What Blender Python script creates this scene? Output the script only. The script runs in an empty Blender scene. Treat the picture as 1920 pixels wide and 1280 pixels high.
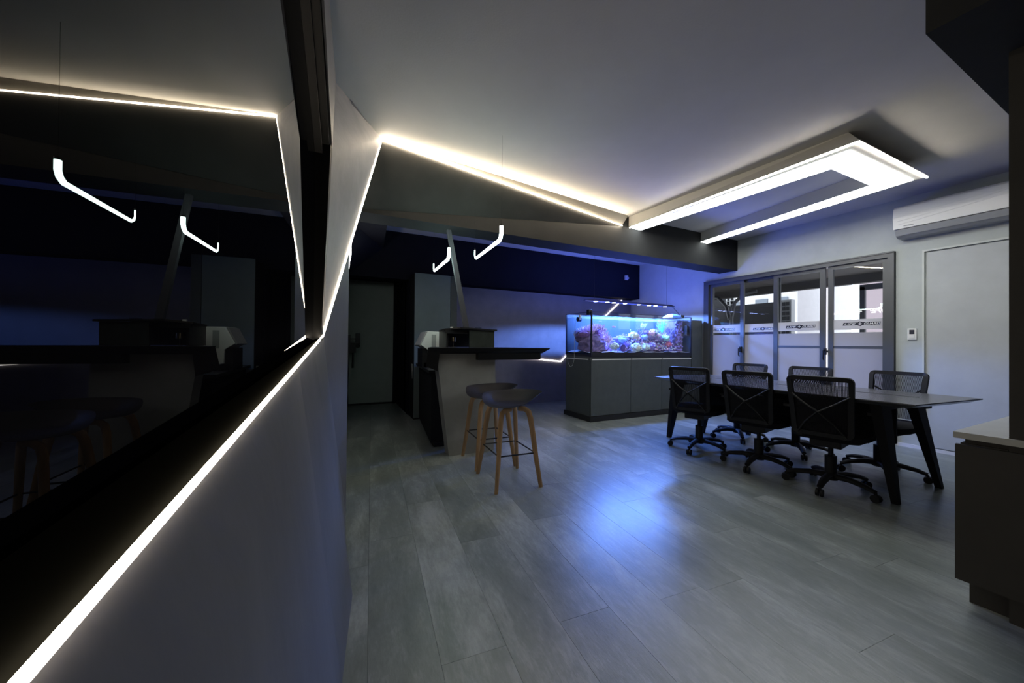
import bpy, bmesh, math, random
from mathutils import Vector, Matrix
random.seed(7)
sc = bpy.context.scene
COL = sc.collection

# ------------------------------------------------------------------ camera, world, exposure
FPX, YAW, PIT, ROL, CAMH = 673.35, .451546, .0073046, .0094663, 1.05
sa, ca, sp, cp = math.sin(YAW), math.cos(YAW), math.sin(PIT), math.cos(PIT)
F = Vector((sa*cp, ca*cp, sp)); R = Vector((ca, -sa, 0)); U = R.cross(F)
R2 = R*math.cos(ROL) + U*math.sin(ROL); U2 = -R*math.sin(ROL) + U*math.cos(ROL)
cd = bpy.data.cameras.new('camera'); cam = bpy.data.objects.new('camera', cd); COL.objects.link(cam)
cam.matrix_world = Matrix(((R2.x, U2.x, -F.x, 0), (R2.y, U2.y, -F.y, 0), (R2.z, U2.z, -F.z, CAMH), (0, 0, 0, 1)))
cd.sensor_width = 36; cd.lens = FPX/1920*36; cd.clip_start = .02
sc.camera = cam
W = bpy.data.worlds.new('world'); sc.world = W; W.use_nodes = True
bg = W.node_tree.nodes['Background']; bg.inputs[0].default_value = (.86, .9, 1, 1); bg.inputs[1].default_value = 3.6
sc.view_settings.view_transform = 'Standard'; sc.view_settings.look = 'None'
sc.view_settings.exposure = 0; sc.view_settings.gamma = 1; sc.view_settings.use_curve_mapping = False
cy = sc.cycles
cy.use_denoising = True; cy.max_bounces = 7; cy.diffuse_bounces = 4; cy.glossy_bounces = 4
cy.transparent_max_bounces = 14; cy.transmission_bounces = 6; cy.volume_bounces = 1
cy.sample_clamp_indirect = 4; cy.caustics_reflective = False; cy.caustics_refractive = False
LAMP_E, LED_E, PEND_E = 13.0, 34.0, 23.0
SPOT_W = 58.0

# ------------------------------------------------------------------ materials
MATS = {}
def mat(name, col=(.5,.5,.5), rough=.6, metal=0, spec=.5, emit=None, es=0, noise=0, nscale=6, bump=0, bscale=60, stretch=None, ior=1.5):
    if name in MATS: return MATS[name]
    m = bpy.data.materials.new(name); m.use_nodes = True; nt = m.node_tree; N = nt.nodes; L = nt.links
    b = N['Principled BSDF']
    b.inputs['Base Color'].default_value = (*col, 1); b.inputs['Roughness'].default_value = rough
    b.inputs['Metallic'].default_value = metal; b.inputs['Specular IOR Level'].default_value = spec; b.inputs['IOR'].default_value = ior
    if emit: b.inputs['Emission Color'].default_value = (*emit, 1); b.inputs['Emission Strength'].default_value = es
    if noise or bump:
        tc = N.new('ShaderNodeTexCoord'); mp = N.new('ShaderNodeMapping'); L.new(tc.outputs['Object'], mp.inputs[0])
        if stretch: mp.inputs['Scale'].default_value = stretch
    if noise:
        n1 = N.new('ShaderNodeTexNoise'); n1.inputs['Scale'].default_value = nscale; n1.inputs['Detail'].default_value = 8; n1.inputs['Roughness'].default_value = .65
        L.new(mp.outputs[0], n1.inputs[0])
        mr = N.new('ShaderNodeMapRange'); mr.inputs[1].default_value = .3; mr.inputs[2].default_value = .7
        mr.inputs[3].default_value = 1-noise; mr.inputs[4].default_value = 1+noise; L.new(n1.outputs[0], mr.inputs[0])
        mx = N.new('ShaderNodeVectorMath'); mx.operation = 'SCALE'; mx.inputs[0].default_value = col; L.new(mr.outputs[0], mx.inputs['Scale'])
        L.new(mx.outputs[0], b.inputs['Base Color'])
    if bump:
        n2 = N.new('ShaderNodeTexNoise'); n2.inputs['Scale'].default_value = bscale; n2.inputs['Detail'].default_value = 4
        L.new(mp.outputs[0], n2.inputs[0]); bp = N.new('ShaderNodeBump'); bp.inputs['Strength'].default_value = bump; bp.inputs['Distance'].default_value = .01
        L.new(n2.outputs[0], bp.inputs['Height']); L.new(bp.outputs[0], b.inputs['Normal'])
    MATS[name] = m; return m
def fres(N, L, ior):
    # same reflectance from either side of a thin unrefracted sheet
    ge = N.new('ShaderNodeNewGeometry'); mr = N.new('ShaderNodeMapRange'); mr.inputs[3].default_value = ior; mr.inputs[4].default_value = 1/ior
    L.new(ge.outputs['Backfacing'], mr.inputs[0]); f = N.new('ShaderNodeFresnel'); L.new(mr.outputs[0], f.inputs[0]); return f
def glass(name, tint=(1,1,1), refl=1.0):
    m = bpy.data.materials.new(name); m.use_nodes = True; nt = m.node_tree; N = nt.nodes; L = nt.links
    N.remove(N['Principled BSDF']); o = N['Material Output']
    t = N.new('ShaderNodeBsdfTransparent'); t.inputs[0].default_value = (*tint, 1)
    g = N.new('ShaderNodeBsdfGlossy'); g.inputs['Roughness'].default_value = 0
    f = fres(N, L, 1.45)
    mu = N.new('ShaderNodeMath'); mu.operation = 'MULTIPLY'; mu.inputs[1].default_value = refl; L.new(f.outputs[0], mu.inputs[0])
    x = N.new('ShaderNodeMixShader'); L.new(mu.outputs[0], x.inputs[0]); L.new(t.outputs[0], x.inputs[1]); L.new(g.outputs[0], x.inputs[2])
    L.new(x.outputs[0], o.inputs[0]); MATS[name] = m; return m
def frosted(name, col, trans):
    m = bpy.data.materials.new(name); m.use_nodes = True; nt = m.node_tree; N = nt.nodes; L = nt.links
    N.remove(N['Principled BSDF']); o = N['Material Output']
    d = N.new('ShaderNodeBsdfDiffuse'); d.inputs[0].default_value = (*col, 1)
    t = N.new('ShaderNodeBsdfTranslucent'); t.inputs[0].default_value = (*col, 1)
    x = N.new('ShaderNodeMixShader'); x.inputs[0].default_value = trans; L.new(d.outputs[0], x.inputs[1]); L.new(t.outputs[0], x.inputs[2])
    g = N.new('ShaderNodeBsdfGlossy'); g.inputs['Roughness'].default_value = .12
    f = fres(N, L, 1.45)
    y = N.new('ShaderNodeMixShader'); L.new(f.outputs[0], y.inputs[0]); L.new(x.outputs[0], y.inputs[1]); L.new(g.outputs[0], y.inputs[2])
    L.new(y.outputs[0], o.inputs[0]); MATS[name] = m; return m

M_ceil = mat('ceiling_paint', (.58,.565,.54), .85, noise=.05, nscale=1.5, bump=.05, bscale=90)
M_lwall = mat('grey_plaster', (.12,.12,.13), .55, noise=.16, nscale=3, bump=.08, bscale=30, stretch=(1,1,.5))
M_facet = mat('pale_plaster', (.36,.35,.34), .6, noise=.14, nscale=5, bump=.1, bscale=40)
M_back = mat('blue_grey_wall', (.22,.21,.245), .7, noise=.10, nscale=5, bump=.05)
M_wwall = mat('light_grey_plaster', (.46,.49,.49), .75, noise=.07, nscale=4, bump=.05)
M_dark = mat('charcoal_paint', (.035,.036,.038), .8, spec=.12, noise=.1, nscale=4)
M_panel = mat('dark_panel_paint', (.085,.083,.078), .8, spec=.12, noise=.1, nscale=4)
M_beam = mat('beam_paint', (.026,.027,.028), .8, spec=.12, noise=.1, nscale=4)
M_sof = mat('soffit_paint', (.012,.012,.018), .85, spec=.05, noise=.1, nscale=4)
M_black = mat('black_lacquer', (.010,.010,.012), .35)
M_blackm = mat('black_matt', (.012,.012,.014), .7, spec=.15)
M_blackp = mat('black_plastic', (.007,.007,.009), .55, spec=.3)
M_mesh = mat('mesh_fabric', (.008,.008,.011), .85, spec=.2)
M_brace = mat('brace_plastic', (.018,.018,.019), .5, spec=.3)
M_oak = mat('oak', (.34,.215,.11), .45, noise=.22, nscale=5, stretch=(9,9,1), bump=.05)
M_seat = mat('seat_shell', (.010,.0095,.015), .55, spec=.15)
M_bglass = mat('black_glass', (.002,.002,.003), .0, ior=1.27, spec=.5)
M_frame = mat('dark_metal', (.006,.006,.006), .4, spec=.25)
M_alu = mat('window_alu', (.085,.09,.10), .4, metal=.3)
M_green = mat('grey_green_laminate', (.13,.165,.165), .45, noise=.08)
M_door = mat('dark_green_door', (.34,.39,.36), .6, noise=.06)
M_tcab = mat('tank_cabinet_laminate', (.06,.07,.07), .5, noise=.12, nscale=8)
M_white = mat('white_plastic', (.78,.78,.78), .3)
M_grey = mat('mid_grey_plastic', (.33,.34,.36), .35)
M_stone = mat('bar_leg_concrete', (.26,.26,.245), .7, noise=.12, nscale=6, bump=.1)
M_handle = mat('aluminium_strip', (.75,.75,.72), .4)
M_cabtop = mat('counter_laminate', (.40,.41,.39), .5, noise=.06)
M_gcab = mat('grey_brown_cabinet', (.05,.048,.045), .7, spec=.15, noise=.08)
M_paper = mat('paper_label', (.35,.40,.40), .7)
M_led = mat('warm_led', (1,1,1), .5, emit=(1,.86,.68), es=LED_E)
M_ledh = mat('warm_led_high', (1,1,1), .5, emit=(1,.84,.62), es=LED_E*3.6)
M_ledc = mat('neutral_led', (1,1,1), .5, emit=(1,.95,.86), es=LED_E*.9)
M_lampedge = mat('lamp_edge_led', (1,1,1), .5, emit=(1,.93,.8), es=LED_E*1.6)
M_pend = mat('cool_tube', (1,1,1), .5, emit=(.72,1,.90), es=PEND_E)
M_panelE = mat('lamp_diffuser', (1,1,1), .5, emit=(.95,1,.97), es=LAMP_E)
M_puck = mat('blue_puck', (1,1,1), .5, emit=(.55,.65,1), es=12)
M_sign = mat('sign_face', (1,1,1), .5, emit=(1,1,1), es=12)
M_glass = glass('clear_glass', (.93,.96,.96), 1.2)
M_tglass = glass('tank_glass', (.96,.98,1), .5)
M_wsurf = glass('water_surface', (.8,.9,1), 2.4)
M_frost = frosted('frosted_film', (.66,.66,.70), .74)
M_frostw = frosted('white_film', (.85,.85,.88), .7)
M_navy = mat('navy_print', (.01,.012,.03), .5)
M_whitep = mat('white_print', (.8,.8,.85), .5)

_nt = M_wsurf.node_tree; _o = _nt.nodes['Material Output']; _src = _o.inputs[0].links[0].from_socket
_t = _nt.nodes.new('ShaderNodeBsdfTranslucent'); _t.inputs[0].default_value = (.8,.95,1,1); _x = _nt.nodes.new('ShaderNodeMixShader'); _x.inputs[0].default_value = .10
_nt.links.new(_src, _x.inputs[1]); _nt.links.new(_t.outputs[0], _x.inputs[2]); _nt.links.new(_x.outputs[0], _o.inputs[0])

# floor plank material: mottled vinyl with long grain, per-object tone
def floor_mat():
    m = bpy.data.materials.new('vinyl_plank'); m.use_nodes = True; nt = m.node_tree; N = nt.nodes; L = nt.links
    b = N['Principled BSDF']
    tc = N.new('ShaderNodeTexCoord'); oi = N.new('ShaderNodeObjectInfo')
    ad = N.new('ShaderNodeVectorMath'); ad.operation = 'ADD'; L.new(tc.outputs['Object'], ad.inputs[0])
    sc_ = N.new('ShaderNodeVectorMath'); sc_.operation = 'SCALE'; sc_.inputs[0].default_value = (13, 7, 3); L.new(oi.outputs['Random'], sc_.inputs['Scale'])
    L.new(sc_.outputs[0], ad.inputs[1])
    m1 = N.new('ShaderNodeMapping'); m1.inputs['Scale'].default_value = (4, 1.2, 1); L.new(ad.outputs[0], m1.inputs[0])
    n1 = N.new('ShaderNodeTexNoise'); n1.inputs['Scale'].default_value = 1.6; n1.inputs['Detail'].default_value = 9; n1.inputs['Roughness'].default_value = .62; n1.inputs['Distortion'].default_value = .4
    L.new(m1.outputs[0], n1.inputs[0])
    m2 = N.new('ShaderNodeMapping'); m2.inputs['Scale'].default_value = (45, 12, 1); L.new(ad.outputs[0], m2.inputs[0])
    n2 = N.new('ShaderNodeTexNoise'); n2.inputs['Scale'].default_value = 1.6; n2.inputs['Detail'].default_value = 6; n2.inputs['Roughness'].default_value = .7
    L.new(m2.outputs[0], n2.inputs[0])
    n3 = N.new('ShaderNodeTexNoise'); n3.inputs['Scale'].default_value = 1.3; n3.inputs['Detail'].default_value = 3; L.new(tc.outputs['Object'], n3.inputs[0])
    s = N.new('ShaderNodeMath'); s.operation = 'MULTIPLY_ADD'; s.inputs[1].default_value = .45; L.new(n2.outputs[0], s.inputs[0]); L.new(n1.outputs[0], s.inputs[2])
    s2 = N.new('ShaderNodeMath'); s2.operation = 'MULTIPLY_ADD'; s2.inputs[1].default_value = .06; L.new(oi.outputs['Random'], s2.inputs[0]); L.new(s.outputs[0], s2.inputs[2])
    cr = N.new('ShaderNodeValToRGB'); e = cr.color_ramp.elements
    e[0].position = .38; e[0].color = (.09,.108,.102,1); e[1].position = 1.12; e[1].color = (.32,.345,.335,1)
    e.new(.74).color = (.175,.198,.188,1)
    L.new(s2.outputs[0], cr.inputs[0])
    L.new(cr.outputs[0], b.inputs['Base Color'])
    r = N.new('ShaderNodeMapRange'); r.inputs[3].default_value = .24; r.inputs[4].default_value = .40; L.new(n1.outputs[0], r.inputs[0]); L.new(r.outputs[0], b.inputs['Roughness'])
    bp = N.new('ShaderNodeBump'); bp.inputs['Strength'].default_value = .25; bp.inputs['Distance'].default_value = .003; L.new(n2.outputs[0], bp.inputs['Height']); L.new(bp.outputs[0], b.inputs['Normal'])
    return m
M_floor = floor_mat()

# ------------------------------------------------------------------ mesh helpers
class MB:
    def __init__(s): s.v = []; s.f = []
    def add(s, vs, fs):
        o = len(s.v); s.v += [tuple(v) for v in vs]; s.f += [tuple(i+o for i in f) for f in fs]; return s
    def box(s, x0, x1, y0, y1, z0, z1, b=0):
        vs = [(x,y,z) for x in (x0,x1) for y in (y0,y1) for z in (z0,z1)]
        return s.add(vs, [(0,1,3,2),(4,6,7,5),(0,4,5,1),(2,3,7,6),(0,2,6,4),(1,5,7,3)])
    def hexa(s, a, b):   # two quads (lists of 4 points)
        return s.add(list(a)+list(b), [(3,2,1,0),(4,5,6,7),(0,1,5,4),(1,2,6,5),(2,3,7,6),(3,0,4,7)])
    def prism(s, poly, vec):   # extrude a planar polygon by vec
        n = len(poly); p = [Vector(q) for q in poly]; vec = Vector(vec)
        fs = [tuple(range(n-1,-1,-1)), tuple(range(n,2*n))] + [(i,(i+1)%n,n+(i+1)%n,n+i) for i in range(n)]
        return s.add(p+[q+vec for q in p], fs)
    def loft(s, rings, cap=True):
        n = len(rings[0]); vs = [p for r in rings for p in r]; fs = []
        for k in range(len(rings)-1):
            for i in range(n):
                fs.append((k*n+i, k*n+(i+1)%n, (k+1)*n+(i+1)%n, (k+1)*n+i))
        if cap: fs.append(tuple(range(n-1,-1,-1))); fs.append(tuple((len(rings)-1)*n+i for i in range(n)))
        return s.add(vs, fs)
    def tube(s, pts, r, n=8, flat=1.0, up=None):
        pts = [Vector(p) for p in pts]; rs = r if isinstance(r, (list,tuple)) else [r]*len(pts); rings = []
        pn = None
        for i, p in enumerate(pts):
            d = (pts[min(i+1,len(pts)-1)] - pts[max(i-1,0)]).normalized()
            if pn is None:
                ref = Vector(up) if up else (Vector((0,0,1)) if abs(d.z) < .9 else Vector((1,0,0)))
                a = d.cross(ref).normalized()
            else: a = (pn - d*pn.dot(d)).normalized()
            pn = a; b = d.cross(a)
            rings.append([p + a*rs[i]*math.cos(2*math.pi*k/n+.39) + b*rs[i]*flat*math.sin(2*math.pi*k/n+.39) for k in range(n)])
        return s.loft(rings)
    def ball(s, c, r, nu=10, nv=7, sc=(1,1,1), jit=0):
        rings = []
        for j in range(1, nv):
            th = math.pi*j/nv; rings.append([(c[0]+sc[0]*(r+random.uniform(-jit,jit))*math.sin(th)*math.cos(2*math.pi*i/nu), c[1]+sc[1]*(r+random.uniform(-jit,jit))*math.sin(th)*math.sin(2*math.pi*i/nu), c[2]-sc[2]*r*math.cos(th)) for i in range(nu)])
        return s.loft(rings)
    def cyl(s, c, r, h, n=16, axis='z', r2=None):
        r2 = r if r2 is None else r2; rings = []
        for k, rr in ((0, r), (h, r2)):
            ring = []
            for i in range(n):
                a = 2*math.pi*i/n; u, v = rr*math.cos(a), rr*math.sin(a)
                ring.append({'z': (c[0]+u, c[1]+v, c[2]+k), 'y': (c[0]+v, c[1]+k, c[2]+u), 'x': (c[0]+k, c[1]+u, c[2]+v)}[axis])
            rings.append(ring)
        return s.loft(rings)
    def build(s, name, m, parent=None, smooth=False, bevel=0, solid=0, loc=None):
        me = bpy.data.meshes.new(name); me.from_pydata(s.v, [], s.f); me.update()
        bm = bmesh.new(); bm.from_mesh(me); bmesh.ops.recalc_face_normals(bm, faces=bm.faces)
        if bevel: bmesh.ops.bevel(bm, geom=[e for e in bm.edges if e.is_manifold and e.calc_face_angle(0) > .5], offset=bevel, segments=2, affect='EDGES', profile=.6)
        bm.to_mesh(me); bm.free()
        if m: me.materials.append(m)
        o = bpy.data.objects.new(name, me); COL.objects.link(o)
        if parent: o.parent = parent
        if loc: o.location = loc
        if smooth:
            for p in me.polygons: p.use_smooth = True
            try: me.set_sharp_from_angle(angle=math.radians(40))
            except Exception: pass
        return o
def tag(o, label=None, cat=None, group=None, kind=None):
    for k, v in (('label',label),('category',cat),('group',group),('kind',kind)):
        if v: o[k] = v
    return o
def empty(name, loc=(0,0,0), rz=0, label=None, cat=None, group=None, kind=None):
    o = bpy.data.objects.new(name, None); COL.objects.link(o); o.location = loc; o.rotation_euler = (0,0,rz); o.empty_display_size = .1
    return tag(o, label, cat, group, kind)
def kids(o): return [c for c in bpy.data.objects if c.parent == o]
def dup(root, loc, rz, label, parent=None):
    r = root.copy(); COL.objects.link(r); r.location = loc; r.rotation_euler = (0,0,rz); r['label'] = label
    for ch in kids(root):
        c = ch.copy(); COL.objects.link(c); c.parent = r
        for g in kids(ch):
            d = g.copy(); COL.objects.link(d); d.parent = c
    return r
def structure(o, label): return tag(o, label, o.get('category') or 'structure', kind='structure')
def S(name, mb, m, label, cat, **k):
    return tag(mb.build(name, m, **k), label, cat, kind='structure')
def text_mesh(name, txt, size, m, mw, parent=None, ext=.001, shear=.25, sx=1):
    c = bpy.data.curves.new(name+'_curve', 'FONT'); c.body = txt; c.size = size; c.extrude = ext; c.shear = shear; c.offset = size*.018
    t = bpy.data.objects.new(name+'_tmp', c); COL.objects.link(t)
    bpy.context.view_layer.update()
    me = bpy.data.meshes.new_from_object(t); me.name = name
    bpy.data.objects.remove(t); bpy.data.curves.remove(c)
    me.materials.clear(); me.materials.append(m)
    me.transform(Matrix.Scale(sx, 4, (1,0,0))); me.transform(mw)
    o = bpy.data.objects.new(name, me); COL.objects.link(o)
    if parent: o.parent = parent
    return o

CZ, XW, YB = 2.655, 5.45, 5.62
# ------------------------------------------------------------------ floor
fl = S('floor', MB().box(-.7, 5.6, -2.6, 6.7, -.08, -.006), M_dark, 'floor of long grey mottled vinyl planks', 'floor')
PW, PL, ang = .225, 1.25, math.radians(-4.5)
dx, dy = Vector((math.cos(ang), math.sin(ang))), Vector((-math.sin(ang), math.cos(ang)))
def clip(poly, a, b, c):   # keep a*x+b*y<=c
    out = []
    for i in range(len(poly)):
        p, q = poly[i], poly[(i+1) % len(poly)]; dp, dq = a*p[0]+b*p[1]-c, a*q[0]+b*q[1]-c
        if dp <= 0: out.append(p)
        if dp*dq < 0: t = dp/(dp-dq); out.append((p[0]+(q[0]-p[0])*t, p[1]+(q[1]-p[1])*t))
    return out
for i in range(-5, 30):
    off = random.random()*PL
    for j in range(-3, 8):
        x0, y0 = i*PW, j*PL-off; g = .0005
        poly = [tuple(dx*a+dy*b) for a, b in ((x0+g,y0+g),(x0+PW-g,y0+g),(x0+PW-g,y0+PL-g),(x0+g,y0+PL-g))]
        cen = dx*(x0+PW/2)+dy*(y0+PL/2)
        for cl in ((-1,0,.06),(1,0,XW),(0,-1,-.1),(0,1,6.6)):
            if poly: poly = clip(poly, *cl)
        if len(poly) < 3: continue
        c = Vector((cen.x, cen.y, 0)); R_ = Matrix.Rotation(-ang, 2)
        loc = [R_ @ (Vector(p)-Vector((cen.x, cen.y))) for p in poly]
        o = MB().prism([(p.x, p.y, -.006) for p in loc], (0,0,.006)).build('plank', M_floor, fl)
        o.location = c; o.rotation_euler = (0,0,ang)

# ------------------------------------------------------------------ ceiling, walls
S('ceiling', MB().box(-.7, 5.6, -2.6, 6.7, CZ, CZ+.08), M_ceil, 'flat matt grey plaster ceiling', 'ceiling')
S('wall_right', MB().box(XW, XW+.2, -2.5, 1.69, 0, CZ).box(XW, XW+.2, 1.69, 3.95, 2.1, CZ).box(XW, XW+.2, 3.95, 6.7, 0, CZ), M_wwall, 'light grey plaster wall around the window and air conditioner', 'wall')
S('wall_back', MB().box(.93, 5.6, YB, YB+.12, 0, CZ), M_back, 'blue grey wall behind bar and aquarium', 'wall')
S('wall_hall', MB().box(.93, 1.03, 5.4, YB, 0, CZ).box(.93, 1.0, YB, 6.6, 0, CZ), M_sof, 'black return wall beside the hall door', 'wall')
S('light_block_wall', MB().box(-.7,-.6,-2.6,6.7,-.006,CZ), M_dark, 'unseen dark wall added behind the black glass to block outside light', 'wall')  # unseen, added to stop world light leaking in around the glass
S('wall_end', MB().box(-.6, 1.03, 6.58, 6.7, 0, CZ), M_dark, 'dark end wall around the hall door', 'wall')
S('wall_behind', MB().box(-.6, 5.6, -2.6, -2.5, 0, CZ), M_panel, 'dark wall behind the viewer', 'wall')
# faceted left wall
L0, K, C1 = Vector((-.148,.275,.875)), Vector((-.071,2.08,1.083)), Vector((.289,2.986,CZ-.012))
dLK = (K-L0)/(K.y-L0.y)
Lm = L0 + dLK*(-2.5-L0.y)
Bs = [(-.06,-2.5,0),(.024,1.229,0),(.067,1.638,0),(.047,1.96,0),(.0557,2.399,0)]
Q = Vector((.0557,2.399,1.636))
off = Vector((.004,0,-.006))
m = MB()
top = [Lm+off] + [L0+dLK*(y-L0.y)+off for y in (1.229,1.638,1.96)] + [K+off]
for i in range(3): m.add([Bs[i],Bs[i+1],top[i+1],top[i]], [(0,1,2,3)])
m.add([Bs[3],Bs[4],K+off,top[3]], [(0,1,2),(0,2,3)]) if False else m.add([Bs[3],Bs[4],K+off,top[3]], [(0,1,2,3)])
m.add([Bs[4],Q,K+off], [(0,1,2)])
m.add([Bs[2],Bs[3],top[3],top[2]], [(0,1,2,3)]) if False else None
m.add([Bs[4],(.129,6.6,0),(.129,6.6,CZ),(.060,2.60,CZ),Q], [(0,1,2,3,4)])
m.add([Q,(.060,2.60,CZ),C1], [(0,1,2)])
wl = S('wall_left', m, M_lwall, 'faceted grey plaster wall leaning in below the black glass', 'wall', smooth=True)
# upper facet between the glass frame and the rising light strip
def gx(y): return (-.19+.0436*y)/.999
Pb, Pt, SA, S1, R0 = (-.070,2.02,1.064), (-.036,1.97,2.0), (-.029,2.469,CZ), (-.053,1.885,CZ), (gx(.65)+.05,.65,CZ-.002)
m = MB(); m.add([Pb, K, C1, (.289,2.986,CZ), SA, Pt], [(0,1,5),(1,2,5),(5,2,3),(5,3,4)])
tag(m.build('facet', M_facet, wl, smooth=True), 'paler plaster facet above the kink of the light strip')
m = MB(); m.add([Pt, SA, S1, (-.09,.65,CZ), R0], [(0,1,2),(0,2,3,4)]); m.add([(-.09,-2.5,CZ),(-.09,.65,CZ),(gx(.65),.65,CZ-.03),(gx(-2.5),-2.5,CZ-.03)], [(0,1,2,3)])
tag(m.build('header', M_lwall, wl), 'plaster strip between the slanting glass edge and the ceiling')
# sill between glass and light strip
m = MB(); gl = lambda y: Vector((gx(y)-.004, y, .905+.085*y if y < 2.12 else 1.08))
m.add([Lm, K, gl(2.2), gl(-2.5)+Vector((0,0,0))], [(0,1,2,3)])
m.build('sill', mat('sill_black', (.0012,.0012,.001), .9, spec=.0), wl)
# black mirror glass
m = MB(); yy = -2.45
poly = [(gx(yy),yy,.70),(gx(1.99),1.99,1.04),(gx(1.99),1.99,2.02),(gx(.65),.65,CZ+.03),(gx(yy),yy,CZ+.03)]
poly[0] = (gx(yy), yy, .905+.085*yy-.04)
gp = m.prism([Vector(p)-Vector((.02,0,0)) for p in poly], (.02,0,0))
g = S('window_1', gp, M_bglass, 'tall black mirror glass panel in the left wall', 'glass panel')
m = MB()
m.hexa([(gx(1.95)-.01,1.95,1.04),(gx(1.95)+.032,1.95,1.04),(-.069,2.02,1.04),(gx(2.02)-.01,2.02,1.04)], [(gx(1.95)-.01,1.93,2.02),(gx(1.95)+.064,1.93,2.0),(-.036,1.985,2.0),(gx(2.0)-.01,1.985,2.02)])
m.build('frame_post', M_frame, g)
def rail(y0, z0, y1, z1, w, pr):
    a = Vector((gx(y0), y0, z0)); b = Vector((gx(y1), y1, z1)); n = (b-a).normalized().cross(Vector((1,0,0))).normalized()*w/2
    return MB().hexa([a+n, a-n, a-n+Vector((pr,0,0)), a+n+Vector((pr,0,0))], [b+n, b-n, b-n+Vector((pr,0,0)), b+n+Vector((pr,0,0))])
rail(1.965,1.995,.65,CZ-.01,.03,.058).build('frame_rail', M_frame, g)
rail(1.93,1.955,.60,CZ-.03,.02,.030).build('frame_rail', M_frame, g)

# ribbon led helper
def led(name, pts, w_, m, label, cat, t=.0015, group=None, nrm=(1,0,-.15)):
    root = empty(name, pts[0], 0, label, cat, group); P0 = Vector(pts[0])
    for i_, (a, b) in enumerate(zip(pts[:-1], pts[1:])):
        a, b = Vector(a)-P0, Vector(b)-P0; d = (b-a).normalized(); n = Vector(nrm[i_] if isinstance(nrm, list) else nrm); n = (n-d*n.dot(d)).normalized(); w = w_[i_] if isinstance(w_, list) else w_; s = d.cross(n)*w/2; n = n*t
        MB().hexa([a-s,a+s,a+s+n,a-s+n],[b-s,b+s,b+s+n,b-s+n]).build('light_strip', m, root)
    return root
led('wall_light_strip', [Lm+Vector((.003,.05,0)), K+Vector((.003,0,0)), C1+Vector((.003,0,-.004))], [.024,.010], M_led, 'warm white light strip running up the left wall and kinking to the ceiling', 'light strip', nrm=[(1,0,-.3),(1,-.27,-.08)])
# ceiling strip with fascia and sloping dark panel, beam
C2 = Vector((3.136,3.395,2.515)); C2c = Vector((3.218,3.37,CZ)); P3 = Vector((.178,3.41,2.227))
m = MB(); m.add([C1+Vector((0,0,.012)), C2c, C2+Vector((0,-.008,.01)), C1], [(0,1,2,3)])
S('trim_1', m, mat('cream_fascia', (.34,.32,.28), .7), 'narrow pale fascia between ceiling and light strip', 'trim')
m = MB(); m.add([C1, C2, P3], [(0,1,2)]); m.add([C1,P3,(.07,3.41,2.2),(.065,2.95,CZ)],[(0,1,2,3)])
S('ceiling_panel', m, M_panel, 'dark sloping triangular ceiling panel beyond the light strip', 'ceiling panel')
led('ceiling_light_strip', [C1+Vector((.0,-.004,.003)), C2+Vector((0,-.008,.010))], .018, M_ledh, 'warm white light strip crossing the ceiling to the lamp', 'light strip', nrm=(.1,-1,.5))
S('beam', MB().box(.05, XW, 3.41, 3.70, 2.2, CZ), M_beam, 'dark ceiling beam crossing the whole room', 'beam')
m = MB(); m.add([(.08,3.7,2.2),(.42,3.7,2.2),(.50,3.7,CZ),(.57,5.42,CZ),(.57,5.42,2.4),(.12,5.6,1.96),(.12,3.7,1.96)], [(0,1,4,5),(1,2,3,4)])
S('bulkhead', m, M_sof, 'dark sloping bulkhead at the hall end of the left wall', 'bulkhead')
S('soffit', MB().box(.13, XW, 5.38, YB, 1.975, CZ).box(.1,1.0,YB,6.58,2.14,CZ), M_sof, 'black box soffit hanging above the back wall', 'soffit')
# partition at the right edge and header
S('wall_front', MB().box(2.33, XW, -.9, .41, 0, CZ), M_gcab, 'dark partition wall at the right edge', 'wall')
S('header_beam', MB().box(1.925, 5.4, -2.4, .52, 2.2, CZ).box(1.9,1.93,.49,.525,2.6,CZ), M_dark, 'dark dropped header over the right hand cabinet', 'beam')
# hall door
d = empty('door_1', (.13,6.56,0), 0, 'dark green hall door at the far left', 'door', kind='structure')
MB().box(0,.74,0,.03,.03,2.10).build('door_leaf', M_door, d)
MB().box(-.02,.80,-.01,.02,0,.03).build('threshold', M_black, d)
MB().box(.74,.80,-.01,.03,0,2.13).build('door_frame', M_sof, d)
# service door in window wall
d = empty('door_2', (XW,.41,0), 0, 'light grey flush door beside the air conditioner', 'door', kind='structure')
MB().box(-.014,-.001,0.01,1.05,.045,2.03).build('door_leaf', mat('grey_door_panel', (.47,.49,.51), .6, noise=.05), d)
m = MB(); m.box(-.028,-.001,1.062,1.078,.045,2.06); m.box(-.028,-.001,.01,1.062,2.042,2.06); m.build('door_trim', mat('pale_trim', (.56,.58,.57), .5), d)
S('baseboard_right', MB().box(XW-.012,XW-.001,.42,1.68,.0,.035), mat('pale_skirting', (.7,.7,.74), .4), 'thin pale baseboard under the grey door', 'baseboard')

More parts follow.
